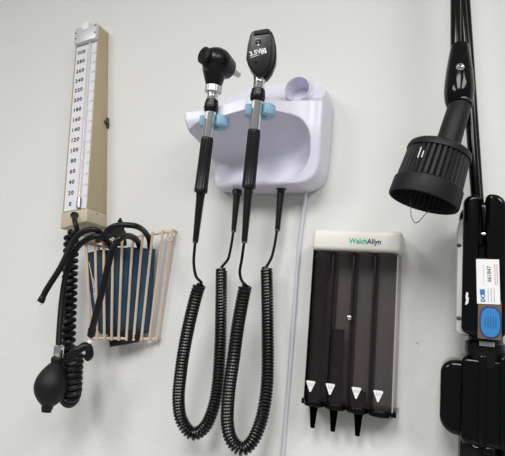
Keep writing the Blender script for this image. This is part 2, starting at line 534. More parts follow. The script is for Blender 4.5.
cuff = empty('blood_pressure_cuff', at(120, 337, .025), 'folded dark blue fabric blood pressure cuff inside the wire basket', 'blood pressure cuff')
obj('cuff_roll', slab([at(124, 335, .022), at(149.5, 333, .012), at(155.5, 249, .014), at(128, 247, .030)], 0, .022, .0014, seed=1.0, pw=3.0), m_cuff, cuff)
obj('cuff_roll', slab([at(110, 336, .030), at(134, 335, .020), at(136, 248, .028), at(112, 247, .044)], 0, .020, .0018, seed=4.0, pw=3.0), m_cuff, cuff)
obj('cuff_roll', slab([at(100, 334, .036), at(113, 335, .030), at(112, 250, .046), at(97, 250, .056)], 0, .014, .002, seed=9.0, pw=3.0), m_cuff, cuff)
obj('cuff_flap', slab([at(95, 330, .048), at(106, 334, .044), at(105, 249, .060), at(86.0, 253, .070)], 0, .007, .002, seed=7.0), m_cuff, cuff)
obj('velcro_strap', slab([at(110, 347, .036), at(139, 342, .024), at(140, 334, .026), at(108, 334, .038)], 0, .006, .0012, seed=3.0), m_velcro, cuff, 'black strap hanging below the basket')
bm = slab([at(104, 246, .046), at(127, 246, .040), at(126, 231, .040), at(108, 230, .046)], 0, .006, .002, seed=5.0)
obj('velcro_strap', bm, m_velcro, cuff, 'black strap end above the basket')
bm = BM()
fl = [(112, 236), (124, 236), (123.5, 229), (122, 222), (120, 217.5), (117.5, 221), (117, 226), (113, 224)]
w0 = [at(x, y, .050) for x, y in fl]; w1 = [p + V((0, .003, 0)) for p in w0]
f0 = [bm.verts.new(p) for p in w0]; f1 = [bm.verts.new(p) for p in w1]
bm.faces.new(f0); bm.faces.new(f1[::-1])
for i in range(len(f0)): bm.faces.new((f0[i], f1[i], f1[(i + 1) % len(f0)], f0[(i + 1) % len(f0)]))
obj('velcro_tab', bm, m_velcro, cuff, smooth=False)
# white print strip on the flap
a, b = at(89, 262, .0735), at(98, 318, .0560)
vdir = (a - b).normalized(); ndir = V((-.35, -1, 0)).normalized(); udir = vdir.cross(ndir).normalized(); ndir = udir.cross(vdir).normalized()
if ndir.y > 0: ndir = -ndir
bm = BM(); pts_ = [a.lerp(b, t) + udir * math.sin(t * 4) * .0012 for t in [i / 20 for i in range(21)]]
tube(bm, pts_, .0007, 6)
tube(bm, [p + udir * .0035 for p in pts_[6:18]], .0004, 6)
for k in range(5): box(bm, -.011 + k * .0036, -.0088 + k * .0036, -.0008, .0008, 0, .0004, mx=frame(a.lerp(b, .62) + ndir * .0018 + udir * .0018, vdir, ndir.cross(vdir), ndir))
obj('printed_label', bm, m_label, cuff, 'white printed edge line', smooth=False)
# cuff hoses
bm = BM(); hp = spline(P([(40.5, 302, .115), (47, 289, .112), (60.7, 267, .106), (73, 242, .100), (81, 233, .098), (90, 229.5, .095), (98, 231, .088), (105, 238, .070), (110, 245, .05), (115, 255, .040)]), 12)
tube(bm, hp, .0056, 12, rfun=lambda t: .0056 if t < .045 else .0048)
h1 = obj('air_hose', bm, m_rub, cuff)
bm = BM(); a = hp[0]; t = (hp[0] - hp[3]).normalized(); lathe(bm, a - t * .001, t, [(0, .0040), (.003, .0042), (.0045, .0034), (.0046, .0020)], 16)
obj('hose_tip', bm, m_label, h1, 'white plastic tip')
bm = BM(); tube(bm, spline(P([(98, 240, .075), (104, 236, .092), (109, 229, .098), (117, 225.5, .098), (127, 225, .092), (137, 226.5, .082), (144.5, 231.5, .050), (149.0, 239, .026), (150, 248, .014), (149.5, 254, .012)]), 12), .0046, 12)
obj('air_hose', bm, m_rub, cuff)
bm = BM(); tube(bm, spline(P([(141, 252, .016), (138, 242, .034), (131, 236.5, .080), (122, 237, .112), (115, 244.5, .118), (110, 258, .118), (104.5, 282, .114), (99, 303, .108), (94, 322, .100), (91, 334, .090)]), 12), .0051, 12)
obj('air_hose', bm, m_rub, cuff)
bm = BM(); lathe(bm, at(92.3, 329, .094), at(90.8, 337, .089) - at(92.3, 329, .094), [(0, .0062), (.0115, .0060), (.012, .0035), (.014, .0034)], 16)
obj('hose_collar', bm, m_rub, cuff)

# ================================================================ DIAGNOSTIC WALL STATION
st = empty('instrument_wall_station', (-.26, 0, 1.765), 'white moulded wall station with blue cradle pads holding two medical instruments', 'wall station')
cx_, cz_ = -.262, 1.852
outl = spline([V((x, 0, z)) for x, z in [(-.340, 1.779), (-.30, 1.776), (-.22, 1.776), (-.188, 1.779), (-.171, 1.793), (-.166, 1.82), (-.165, 1.89), (-.166, 1.918), (-.177, 1.939), (-.203, 1.951), (-.25, 1.953), (-.30, 1.949),
      (-.338, 1.935), (-.357, 1.912), (-.364, 1.885), (-.362, 1.864), (-.356, 1.84), (-.350, 1.805), (-.347, 1.787), (-.340, 1.779)]], 30)[:-1]


def sst(a, b, x):
    t = max(0.0, min(1.0, (x - a) / (b - a))); return t * t * (3 - 2 * t)


def rr_sdf(x, z, x0, x1, z0, z1, r):   # >0 inside
    qx = abs(x - (x0 + x1) / 2) - (x1 - x0) / 2 + r; qz = abs(z - (z0 + z1) / 2) - (z1 - z0) / 2 + r
    return -(math.hypot(max(qx, 0), max(qz, 0)) + min(max(qx, qz), 0) - r)


def lin(x, tab):
    if x <= tab[0][0]: return tab[0][1]
    for (a, p), (b, q) in zip(tab, tab[1:]):
        if x <= b: t = (x - a) / (b - a); t = t * t * (3 - 2 * t); return p + (q - p) * t
    return tab[-1][1]


def station_depth(x, z):
    lipz = lin(x, [(-.355, 1.874), (-.22, 1.892), (-.19, 1.898)])
    dl = lin(x, [(-.345, .116), (-.265, .117), (-.175, .068)])
    db = .056 - .030 * (1 - sst(-.345, -.290, x))
    d1 = db + (dl - db) * sst(1.777, 1.862, z)
    zt = lipz - .019 - .010 * (1 - sst(-.362, -.335, x))
    s = rr_sdf(x, z, -.60, -.180, 1.783, zt, .042)
    rec_d = .020 + .002 * sst(1.80, 1.86, z)
    tt = max(0.0, min(1.0, (s + .001) / .042)); k = (1 - (1 - tt) ** 2.3) * sst(0, .10, tt)
    d = d1 + (rec_d - d1) * k
    hump = .050 - .020 * sst(lipz, 1.95, z)
    col = .070 - .034 * sst(lipz, 1.945, z)
    bk_ = hump + (col - hump) * sst(-.196, -.180, x)
    d = d + (bk_ - d) * sst(lipz - .002, lipz + .004, z)
    rc = math.hypot(x + .206, z - 1.919)         # round holder cup
    d = d + (max(d, .066) - d) * (1 - sst(.0185, .0245, rc))
    d = d + (.040 - d) * (1 - sst(.0120, .0185, rc))
    return d


bm = BM(); NR = 200; rings = []
for k in range(NR + 1):
    t = k / NR; rho = 1 - (1 - t) ** 1.25
    ring = []
    for p in outl:
        x = cx_ + (p.x - cx_) * rho; z = cz_ + (p.z - cz_) * rho
        e = (1 - rho) * V((p.x - cx_, p.z - cz_)).length      # distance to the outline, roughly
        r = .0055 + .010 * sst(1.90, 1.94, z)
        d = station_depth(x, z)
        if e < r: d = d - r + r * math.sqrt(max(0, 1 - (1 - e / r) ** 2))
        ring.append(V((x, -d, z)))
    rings.append(ring)
c0 = bm.verts.new((cx_, -station_depth(cx_, cz_), cz_))
vr = [[bm.verts.new(p) for p in r] for r in rings[1:]]
n = len(outl)
for i in range(n): bm.faces.new((c0, vr[0][i], vr[0][(i + 1) % n]))
for a, b in zip(vr, vr[1:]):
    for i in range(n): bm.faces.new((a[i], b[i], b[(i + 1) % n], a[(i + 1) % n]))
back = [bm.verts.new((p.x, -.004, p.z)) for p in outl]
for i in range(n): bm.faces.new((vr[-1][i], back[i], back[(i + 1) % n], vr[-1][(i + 1) % n]))
bm.faces.new(back[::-1])
obj('housing', bm, m_white, st, ang=60)
bm = BM(); pts_ = [(cx_ + (p.x - cx_) * .985, cz_ + (p.z - cz_) * .985) for p in outl]
prism(bm, pts_, 0, .0045, frame((0, 0, 0), (1, 0, 0), (0, 0, 1), (0, -1, 0)))
obj('back_plate', bm, m_greyink, st, 'grey mounting plate against the wall')

# instrument axes
o_top, o_bot = at(213.6, 88, .126), at(200.6, 193, .114)
p_top, p_bot = at(260.0, 74, .132), at(248.4, 189, .114)


def on_axis(a, b, py, lo):
    """point of the axis at picture height py (lo, hi heights of its ends)"""
    return a.lerp(b, (py - lo[0]) / (lo[1] - lo[0]))


for (c, nm) in ((on_axis(o_top, o_bot, 118.5, (88, 193)), 0), (on_axis(p_top, p_bot, 107, (74, 189)), 1)):
    bm = BM(); prof = []
    ax = V((0, -.10, 1)).normalized()
    n1 = 30; ri, ro = .0094, .0215
    # U shaped pad, open to the front
    mx = frame(c + V((0, .0140, -.0005)), (1, 0, 0), ax.cross(V((1, 0, 0))), ax)
    pts_ = []
    a0 = math.radians(-52); a1 = math.radians(232)
    for i in range(n1 + 1):
        t = a0 + (a1 - a0) * i / n1; pts_.append((ro * math.cos(t), ro * math.sin(t) * .95))
    for i in range(n1 + 1):
        t = a1 + (a0 - a1) * i / n1; pts_.append((ri * math.cos(t), ri * math.sin(t)))
    prism(bm, pts_, -.0075, .0075, mx, bev=.0012)
    obj('cradle_pad', bm, m_pad, st, 'light blue fork pad')

# white underside sockets not visible; power lead
bm = BM(); pw = spline(P([(306, 187, .012), (304.5, 205, .007), (302, 225, .0035), (298, 262, .003), (294.5, 310, .003), (290, 370, .003), (287, 405, .003), (283, 456, .003), (279, 520, .003)]), 12)
tube(bm, pw, .0029, 10)
tag(obj('power_cord', bm, m_wcord, loc=tuple(pw[-1])), 'thin pale grey power cord running down the wall from the white station', 'cord')


# ================================================================ OTOSCOPE
def handle(parent, a, b, f):
    """f: picture heights mapped by caller to fractions along a->b (list of fractions)"""
    d = b - a; L = d.length; u = d.normalized()
    ring0, ring1, col0, col1, chr1 = [x * L for x in f]
    bm = BM(); lathe(bm, a + u * ring0, u, [(0, .0074), (.0008, .0082), ((ring1 - ring0) * .42, .0082), ((ring1 - ring0) * .46, .0074), ((ring1 - ring0) * .54, .0074), ((ring1 - ring0) * .58, .0080), (ring1 - ring0, .0078)], 32)
    obj('neck_ring', bm, m_chrome, parent, 'chrome ring')
    bm = BM(); Lc = col1 - col0
    lathe(bm, a + u * (col0), u, [(0, .0080), (.0010, .0090), (Lc * .50, .0103), (Lc * .70, .0105), (Lc * .95, .0096), (Lc, .0088)], 32)
    c = obj('collar', bm, m_blk, parent)
    bm = BM(); lathe(bm, a + u * (col1 - .001), u, [(0, .0079), (chr1 - col1 + .002, .0079)], 32)
    obj('steel_barrel', bm, m_chrome, parent, 'polished steel barrel')
    bm = BM(); x, y = perp(u)
    sd = V((-.35, -1, .0)); sd = (sd - u * sd.dot(u)).normalized()
    rod(bm, a + u * (col1 + .001) + sd * .0068, a + u * (col1 + .012) + sd * .0068, .0024, n=12, bev=.0006)
    obj('power_switch', bm, m_satin, parent)
    bm = BM(); G0 = chr1
    def rm(t, r, i, n): return r - (.0006 if (i % 4 < 2) else 0) if t > .004 and t < L - G0 - .006 else r
    lathe(bm, a + u * G0, u, [(0, .0078), (.0012, .0086), (.005, .0088), (.006, .0088), ((L - G0) * .5, .0090), (L - G0 - .008, .0092), (L - G0 - .006, .0096), (L - G0 - .001, .0094), (L - G0, .0080)], 64, rmod=rm)
    obj('grip', bm, m_blk, parent, 'ribbed black grip')


oto = empty('otoscope', o_bot, 'black otoscope with round eyepiece and short grey tip, left of the two held instruments', 'otoscope', None)
Lo = (88, 193); fr2 = lambda y: (y - 88) / 105.0
handle(oto, o_top, o_bot, [fr2(93), fr2(101), fr2(100), fr2(112.5), fr2(138)])
ha, hb_ = at(206.0, 56.5, .154), at(229.0, 69.5, .112)
hd = (hb_ - ha).normalized(); HL = (hb_ - ha).length
bm = BM()
lathe(bm, ha, hd, [(0, .008), (.002, .0125), (.008, .0172), (.016, .0205), (.024, .0212), (HL * .65, .0200), (HL * .85, .0170), (HL, .0145), (HL + .001, .011)], 40)
nk0 = at(215.5, 62, .131); nk1 = o_top
nd = nk1 - nk0
lathe(bm, nk0, nd, [(-.008, .010), (0, .0190), (nd.length * .35, .0178), (nd.length * .7, .0138), (nd.length * .88, .0118), (nd.length + .000, .0108)], 32)
hdobj = obj('head', bm, m_blk, oto)
bm = BM(); rod(bm, at(216, 50, .135), at(216, 50, .135) + V((0, 0, 0)) - hd * .0, .004) if 0 else None
bm.free()
bm = BM(); lathe(bm, ha - hd * .006, hd, [(0, .0095), (.001, .0118), (.004, .0122), (.0055, .0105), (.009, .0100)], 36)
ey = obj('eyepiece', bm, m_rubm, oto)
bm = BM(); lathe(bm, ha - hd * .0066, hd, [(0, .0075), (.0008, .0080)], 30); obj('lens', bm, m_lens, ey)
bm = BM(); lathe(bm, hb_ - hd * .001, hd, [(0, .0066), (.008, .0056), (.022, .0040), (.0225, .0028)], 24)
obj('speculum_tip', bm, m_tip, oto, 'short translucent grey tip')
bm = BM(); u = (o_bot - o_top).normalized(); lathe(bm, o_top - u * .003, u, [(0, .0104), (.001, .0122), (.0095, .0122), (.011, .0100)], 48, rmod=lambda t, r, i, n: r * (1 if i % 2 else .965))
obj('lock_ring', bm, m_satin, oto, 'knurled silver ring')
tx = frame(at(205.3, 76, .1455), at(206.6, 84, .1440) - at(205, 68, .1465), V((0, 0, 1)), V((-.5, -1, 0)))
zz = V((-.75, -.66, 0)); xx = (at(206.6, 84, .144) - at(205, 68, .1465)).normalized(); zz = (zz - xx * zz.dot(xx)).normalized()

# ================================================================ OPHTHALMOSCOPE
oph = empty('ophthalmoscope', p_bot, 'black ophthalmoscope with flat angular head, right of the two held instruments', 'ophthalmoscope')
fr3 = lambda y: (y - 74) / 115.0
handle(oph, p_top, p_bot, [fr3(74), fr3(90), fr3(89), fr3(101.5), fr3(130)])
fc = at(259, 52, .150)
X1 = (at(271, 47, .146) - at(247, 51, .154)).normalized(); U1 = (p_top - p_bot).normalized(); X1 = (X1 - U1 * X1.dot(U1)).normalized(); N1_ = X1.cross(U1).normalized()
if N1_.y > 0: N1_ = -N1_
X1 = U1.cross(N1_).normalized()
hm = frame(fc, X1, U1, N1_)


def topx(px, py):     # picture point onto the front plane of the head
    r = (at(px, py, .1) - CAM).normalized(); t = (fc - CAM).dot(N1_) / r.dot(N1_)
    q = hm.inverted() @ (CAM + r * t); return (q.x, q.y)


ol = [topx(*p) for p in [(252.0, 31.5), (255, 30.0), (267, 28.0), (269.8, 29.0), (271, 33), (271.6, 43), (270.5, 57), (268.5, 66), (265.0, 73), (261, 75.5), (256, 75.0), (252.5, 72), (247.5, 63.5), (246, 58), (247.4, 45), (250.2, 34)]]
ol2 = [topx(*p) for p in [(252.5, 30.0), (268, 26.5), (271.5, 28.0), (273.5, 33), (275.6, 42), (276.0, 50), (275.2, 60), (271, 70), (266.5, 75.5), (262, 77.5), (254, 74), (248.5, 65), (247, 57), (249, 40)]]
bm = BM(); prism(bm, ol, -.012, 0, hm, bev=.0022, seg=4); prism(bm, ol2, -.026, -.009, hm, bev=.0035, seg=4)
hd2 = obj('head', bm, m_blk, oph, ang=45)
bm = BM(); c = [topx(*p) for p in [(254, 32), (269, 29.5), (269.6, 33.2), (253.6, 35.6)]]
prism(bm, c, -.0005, .0016, hm, bev=.0007); obj('brow_rest', bm, m_rubm, hd2)
c = topx(258, 41.5); bm = BM(); lathe(bm, hm @ V((c[0], c[1], -.001)), N1_, [(0, .0040), (.0026, .0038), (.0027, .0026), (.0008, .0024)], 24); obj('aperture', bm, m_lens, hd2)
c = topx(258.5, 45.0); bm = BM(); lathe(bm, hm @ V((c[0], c[1], -.001)), N1_, [(0, .0014), (.0022, .0010)], 12); obj('indicator', bm, m_satin, hd2)
c = topx(256.2, 62.5); bm = BM(); lathe(bm, hm @ V((c[0], c[1], -.001)), N1_, [(0, .0018), (.0018, .0016)], 16); obj('screw', bm, m_lens, hd2)
c0_, c1_ = topx(249.5, 54.5), topx(261.5, 50.8)
tdir = (V((c1_[0], c1_[1], 0)) - V((c0_[0], c0_[1], 0))).normalized()
tmx = hm @ frame((c0_[0], c0_[1], .0003), tdir, V((-tdir.y, tdir.x, 0)), (0, 0, 1))
bm = text_bm('3.5V', tmx, .0088, .0002, align='LEFT', bold=.0002)
box(bm, 0, .0125, -.0050, -.0043, 0, .0004, mx=tmx)
c = topx(263.5, 51.2)
for (s0, s1, q0, q1) in ((-.0037, .0037, .0028, .0036), (-.0037, .0037, -.0036, -.0028), (-.0037, -.0022, -.0030, .0030), (.0018, .0037, -.0030, .0030), (-.0015, .0012, -.0020, .0020)):
    box(bm, s0, s1, q0, q1, 0, .0004, mx=hm @ frame((c[0], c[1], .0003), tdir, V((-tdir.y, tdir.x, 0)), (0, 0, 1)))
obj('white_print', bm, m_label, hd2, smooth=False)
bm = BM()   # lens dial on the right edge
c = topx(274.0, 52); lathe(bm, hm @ V((c[0] - .0105, c[1], -.020)), N1_, [(0, .0125), (.008, .0125)], 40, rmod=lambda t, r, i, n: r * (1 if i % 2 else .97))
obj('lens_dial', bm, m_rubm, oph)

# ================================================================ COILED CORDS
def cord(tool, rel_a, rel_b, thin_a, coil_pts, thin_b, plug_a, plug_b):
    path = spline(P(coil_pts), 30)
    pts = helix(path, .0073, .00445, 14, ease=.6)
    full = spline(P(thin_a), 8)[:-1] + pts + spline(P(thin_b), 8)[1:]
    bm = BM(); tube(bm, full, .00215, 8); root = obj('coiled_cord', bm, m_cord, tool)
    # strain relief at the handle
    def relief(pa, pb, r0, r1):
        bm = BM(); a = at(*pa); b = at(*pb); L = (b - a).length; pr = [(0, r0)]
        k = 16
        for i in range(k):
            t0_ = .10 + .88 * i / k; r = r0 + (r1 - r0) * t0_
            pr += [(L * t0_, r), (L * (t0_ + .88 / k * .55), r), (L * (t0_ + .88 / k * .6), r * .86), (L * (t0_ + .88 / k * .95), r * .86)]
        pr.append((L, r1)); lathe(bm, a, b - a, pr, 20); obj('strain_relief', bm, m_cord, root)
    relief(rel_a, rel_b, .0066, .0042)
    relief(plug_a, plug_b, .0060, .0040)
    bm = BM(); lathe(bm, at(*plug_a) + V((0, 0, .004)), (0, 0, -1), [(0, .0078), (.006, .0080), (.0075, .006)], 20); obj('plug_collar', bm, m_cord, root)


cord(oto,
     (201, 191, .112), (195.3, 243, .108),
     [(195.3, 241, .108), (193.8, 262, .104), (196, 276, .100), (201, 282, .098), (201, 285, .096)],
     [(200, 284, .096), (196, 296, .094), (190, 320, .088), (184, 350, .080), (180.5, 375, .074), (178.5, 400, .066), (181.5, 420, .060), (192, 433.5, .054), (204, 428, .048), (212, 412, .044), (217, 390, .040), (220, 350, .036), (221, 310, .032), (221.5, 268, .028)],
     [(221.5, 267, .028), (224, 264.5, .029), (228.5, 258, .030), (231.5, 244, .030), (233.6, 230, .030)],
     (237, 193, .030), (233.6, 232, .030))
cord(oph,
     (248.6, 187, .114), (244.3, 243, .110),
     [(244.3, 241, .110), (241.8, 259, .106), (239.8, 272, .104), (242, 281, .102), (247, 286, .100)],
     [(245.5, 285, .100), (242.5, 300, .097), (238, 325, .092), (233.5, 358, .086), (229, 390, .078), (227.3, 420, .070), (231, 439, .064), (241, 449, .058), (251, 443, .052), (259, 427, .046), (264.5, 405, .042), (267.5, 375, .038), (267.5, 320, .034), (266.5, 267, .030)],
     [(266.5, 266, .030), (268.5, 263.5, .031), (272, 256, .032), (275, 243, .032), (277.3, 228, .032)],
     (281.2, 188, .032), (277.3, 231, .032))

# ================================================================ SPECULUM DISPENSER
dx0, dx1 = -.1715, -.0545
dis = empty('specula_dispenser', ((dx0 + dx1) / 2, 0, 1.478), 'smoky four tube ear tip dispenser with cream lid on the wall', 'dispenser')
bm = BM(); box(bm, dx0 - .0005, dx1 + .0035, -.052, -.0, 1.6835, 1.7125, .006, 4)
lid = obj('lid', bm, m_lid, dis, 'cream coloured lid')
lm = frame(V((-.096, -.0524, 1.6965)), (1, 0, 0), (0, 0, 1), (0, -1, 0))
bm = text_bm('Welch', lm, .0098, .0001, 'RIGHT', sx=.92, bold=.0002); obj('lid_lettering', bm, m_green, lid, 'green word Welch', smooth=False)
bm = text_bm('Allyn', lm, .0098, .0001, 'LEFT', sx=.92, bold=.0002); obj('lid_lettering', bm, m_navy, lid, 'navy word Allyn', smooth=False)
bm = BM(); box(bm, dx0, dx1, -.006, 0, 1.478, 1.6845, .001, 2); obj('back_panel', bm, m_back, dis)
cw = (dx1 - dx0 - .003) / 4
zb, zt = 1.4805, 1.685
for k in range(4):
    xl = dx0 + k * cw + .0008; xr = xl + cw - .0016
    out = [(xl, .006)]
    out += [(xl, .034)]
    for i in range(13):
        t = PI - PI * i / 12; out.append(((xl + xr) / 2 + (xr - xl) / 2 * math.cos(t), .034 + .0125 * math.sin(t)))
    out.append((xr, .006)); inn_ = [(x + ( .0012 if x < (xl + xr) / 2 else -.0012), min(d, .0455 - .0)) for x, d in out]
    inn_ = [((x - (xl + xr) / 2) * .90 + (xl + xr) / 2, d if d <= .034 else .034 + (d - .034) * .88) for x, d in out]
    bm = BM(); ra = []
    for (ring, z) in ((out, zb), (out, zt), (inn_, zt), (inn_, zb)):
        ra.append([bm.verts.new((x, -d, z)) for x, d in ring])
    for a, b in zip(ra, ra[1:] + ra[:1]):
        for i in range(len(out) - 1): bm.faces.new((a[i], a[i + 1], b[i + 1], b[i]))
    for e in (0, len(out) - 1): bm.faces.new([r[e] for r in ra])
    tb = obj('smoked_tube', bm, m_smoke, dis)
    # triangular size label
    bm = BM(); xc = (xl + xr) / 2 + (-.0045, -.0065, -.001, -.002)[k]; tz = 1.4995
    mxl = frame((xc, -.0478, tz), (1, .06, 0), (0, 0, 1), (0, -1, 0))
    prism(bm, [(-.0062, .0062), (-.0050, .0072), (.0050, .0072), (.0062, .0062), (.0010, -.0066), (0, -.0072), (-.0010, -.0066)], 0, .0005, mxl)
    tl_ = obj('size_label', bm, m_label, tb, 'white triangular size label', smooth=False)
    bm = text_bm(('2.5', '3.0', '4.0', '4.0')[k], mxl @ Matrix.Translation((0, .0025, .0006)), .0052, .0001); obj('size_number', bm, m_greyink, tl_, smooth=False)
for k in (1, 2, 3):
    x = dx0 + k * cw
    bm = BM(); box(bm, x - .0016, x + .0016, -.040, -.004, zb, zt, .0004, 1); obj('divider', bm, m_smoke_edge, dis)
bm = BM(); box(bm, dx1 - .0030, dx1 - .0012, -.041, -.004, zb, zt, .0004, 1); obj('side_wall', bm, m_clear, dis, 'clear right edge')
bm = BM(); box(bm, dx0 - .0004, dx0 + .0006, -.041, -.004, zb, zt); obj('side_wall', bm, m_smoke_edge, dis)
# scalloped bottom tray
bm = BM(); out = [(dx0 - .004, 0.0)]
out.append((dx0 - .004, .038))
for k in range(4):
    xc = dx0 + (k + .5) * cw
    for i in range(9):
        t = PI - PI * i / 8; out.append((xc + cw * .47 * math.cos(t), .039 + .0130 * math.sin(t) ** .7 if 0 < i < 8 else .039))
out += [(dx1 + .003, .038), (dx1 + .003, 0.0)]
tm = frame((0, 0, 0), (1, 0, 0), (0, -1, 0), (0, 0, 1))
prism(bm, out, 1.4745, 1.4815, tm, bev=.0008, seg=2)
tray = obj('bottom_tray', bm, m_gloss, dis)
for k in range(4):
    xc = dx0 + (k + .5) * cw
    bm = BM(); lathe(bm, (xc, -.028, 1.4755), (0, 0, -1), [(0, .0105), (.003, .010), (.004, .0085)], 28); obj('tube_port', bm, m_blk, tray)
bm = BM(); kp = at(349.3, 317.5, .046); lathe(bm, kp + V((0, .014, 0)), (0, -1, 0), [(0, .0022), (.0135, .0022), (.0136, .0036), (.016, .0038), (.0175, .0026), (.018, .0015)], 24)
obj('lock_knob', bm, m_chrome, dis, 'small chrome knob')

# ear specula stacked in the tubes, the lowest tip sticking out below
def speculum_prof(): return [(0, .0098), (.001, .0104), (.004, .0104), (.0045, .0092), (.010, .0078), (.026, .0036), (.034, .0028), (.0345, .0016)]
tops_z = [1.676, 1.582, 1.503]
whr = ['full stack of black ear specula in the leftmost dispenser tube', 'half height stack of black ear specula in the second dispenser tube', 'short stack of black ear specula in the third dispenser tube from the left']
for k, zt_ in enumerate(tops_z):
    xc = dx0 + (k + .5) * cw + (-.0032, -.0040, 0)[k]
    root = empty('ear_specula_stack', (xc, -.028, 1.44), whr[k], 'ear specula', 'ear specula stacks in the dispenser')
    z = 1.4865 + .002; first = True; zz_ = z
    while zz_ < zt_:
        bm = BM(); lathe(bm, (xc, -.028, zz_), (0, 0, -1), [(t, r) for t, r in ([(0, .0084), (.001, .0088), (.0047, .0088), (.0052, .0084), (.012, .0078), (.022, .0052), (.040, .0034), (.045, .0030), (.0455, .0016)])], 22)
        obj('speculum', bm, m_spec, root)
        zz_ += .0052

# ================================================================ EXAMINATION LAMP
lamp = empty('examination_lamp', at(490, 430, .0), 'black wall mounted examination lamp with ribbed shade and folding arm at the right', 'lamp')
sA, sB = at(439.6, 151, .130), at(422.8, 202.0, .1345)
sd = (sB - sA); SLn = sd.length; su = sd.normalized()
R0, R1 = .0358, .0388
NB = 144
def shade_r(t, r, i, n):
    f = t / SLn
    if .10 < f < .66: return r - (.0022 if (i % 4) in (0,) else 0)
    return r
pr = [(-.004, .010), (-.0045, .020), (-.0035, R0 - .004), (-.001, R0 - .001), (.003, R0 + .0004), (.006, R0 + .0004), (.0066, R0 - .0008)]
for k in range(1, 11): pr.append((SLn * (.11 + .545 * k / 10), R0 - .0008 + (R1 - R0) * k / 14))
pr += [(SLn * .672, R1 - .0005), (SLn * .69, R1 + .0002), (SLn * .97, R1 + .0008), (SLn, R1 + .0004), (SLn + .0004, R1 - .0015), (SLn - .004, R1 - .003), (SLn * .5, R1 - .008), (SLn * .2, .022), (SLn * .12, .012)]
bm = BM(); lathe(bm, sA, su, pr, NB, rmod=shade_r)
shd = obj('lamp_shade', bm, m_rubm, lamp, 'ribbed black shade', ang=28)
bm = BM(); lathe(bm, sA + su * SLn * .15, su, [(0, .008), (.012, .011), (.024, .017), (.031, .0165), (.036, .010), (.038, .003)], 28)
obj('light_bulb', bm, m_darkmetal, shd, 'unlit bulb')
bm = BM(); tube(bm, spline(P([(410.3, 196, .150), (410.8, 207, .156), (411.3, 216, .158), (414, 221.8, .160), (417, 222.6, .160), (420.5, 220, .160), (424, 215.5, .158), (429, 211, .152)]), 8), .00045, 6)
obj('wire_hook', bm, m_darkmetal, shd, 'thin bent wire')
nA = at(461.5, 100, .118); nB = sA - su * .002
nB = at(446.0, 150, .128)
nu = (nB - nA); bm = BM(); lathe(bm, nA, nu, [(0, .0118), (nu.length * .12, .0124), (nu.length * .14, .0130), (nu.length * .5, .0134), (nu.length, .0140)], 36)
obj('neck', bm, m_rubm, lamp)
bm = BM(); lathe(bm, nA + nu * .04, nu, [(0, .0136), (.0008, .0139), (.0022, .0139), (.003, .0136)], 36); obj('neck_ring', bm, m_darkmetal, lamp)
for (f, ang, ln) in ((.30, 33, .0065), (.33, 26, .0040)):   # bare scratches on the shade
    base = sA + su * SLn * f; tc_ = CAM - base; tc_ = (tc_ - su * tc_.dot(su)).normalized(); sd_ = su.cross(tc_).normalized()
    if sd_.x > 0: sd_ = -sd_
    e = tc_ * math.cos(math.radians(ang)) + sd_ * math.sin(math.radians(ang)); rr_ = R0 + (R1 - R0) * f * .7 - .0006
    bm = BM(); rod(bm, base - su * ln + e * rr_, base + su * ln + e * (rr_ + .0002), .0007, n=8); obj('scratch', bm, m_scuff, shd, 'white scratch on the ribs')
# swivel joint housing
jT, jB = at(459.8, 45, .115), at(458.6, 111, .118)
ju = (jB - jT); JL = ju.length
bm = BM()
lathe(bm, jT, ju, [(0, .0086), (.0015, .0102), (JL * .18, .0124), (JL * .4, .0150), (JL * .62, .0167), (JL * .74, .0168), (JL * .86, .0156), (JL * .94, .0132), (JL * .99, .0085), (JL, .004)], 40)
jn = obj('swivel_joint', bm, m_gloss, lamp)
jc = jT + ju * .44; vdir = (CAM - jc); vdir = (vdir - ju.normalized() * vdir.dot(ju.normalized())).normalized(); vdir = (vdir + V((-.02, 0, 0))).normalized()
screw(jn, jc + vdir * .0152 + V((.0012, 0, 0)), vdir, .0046)
# front rod up to the elbow above
el = V((0.004, -.105, 2.16))
bm = BM(); rod(bm, at(455.8, 50, .115), el, .0062, n=24); obj('arm_rod', bm, m_gloss, lamp)
bm = BM(); rod(bm, at(461.2, 0, .100), V((el.x + .005, -.092, 2.16)), .0016, n=12) if 0 else None
bm.free()
# twin rods of the rear arm
kn = at(482, 240, .090)
for (xa, xb, dd) in ((475.5, 461.5, .088), (477.5, 465.5, .080)):
    a = at(xa + 4, 245, dd); b = at(xb, 0, dd - .006); b2 = b + (b - a) * ((2.155 - b.z) / (b.z - a.z))
    bm = BM(); rod(bm, a, b2, .0058, n=20); obj('arm_rod', bm, m_gloss, lamp)
bm = BM(); box(bm, -.018, .034, -.122, -.060, 2.145, 2.185, .010, 4); obj('elbow_joint', bm, m_gloss, lamp)
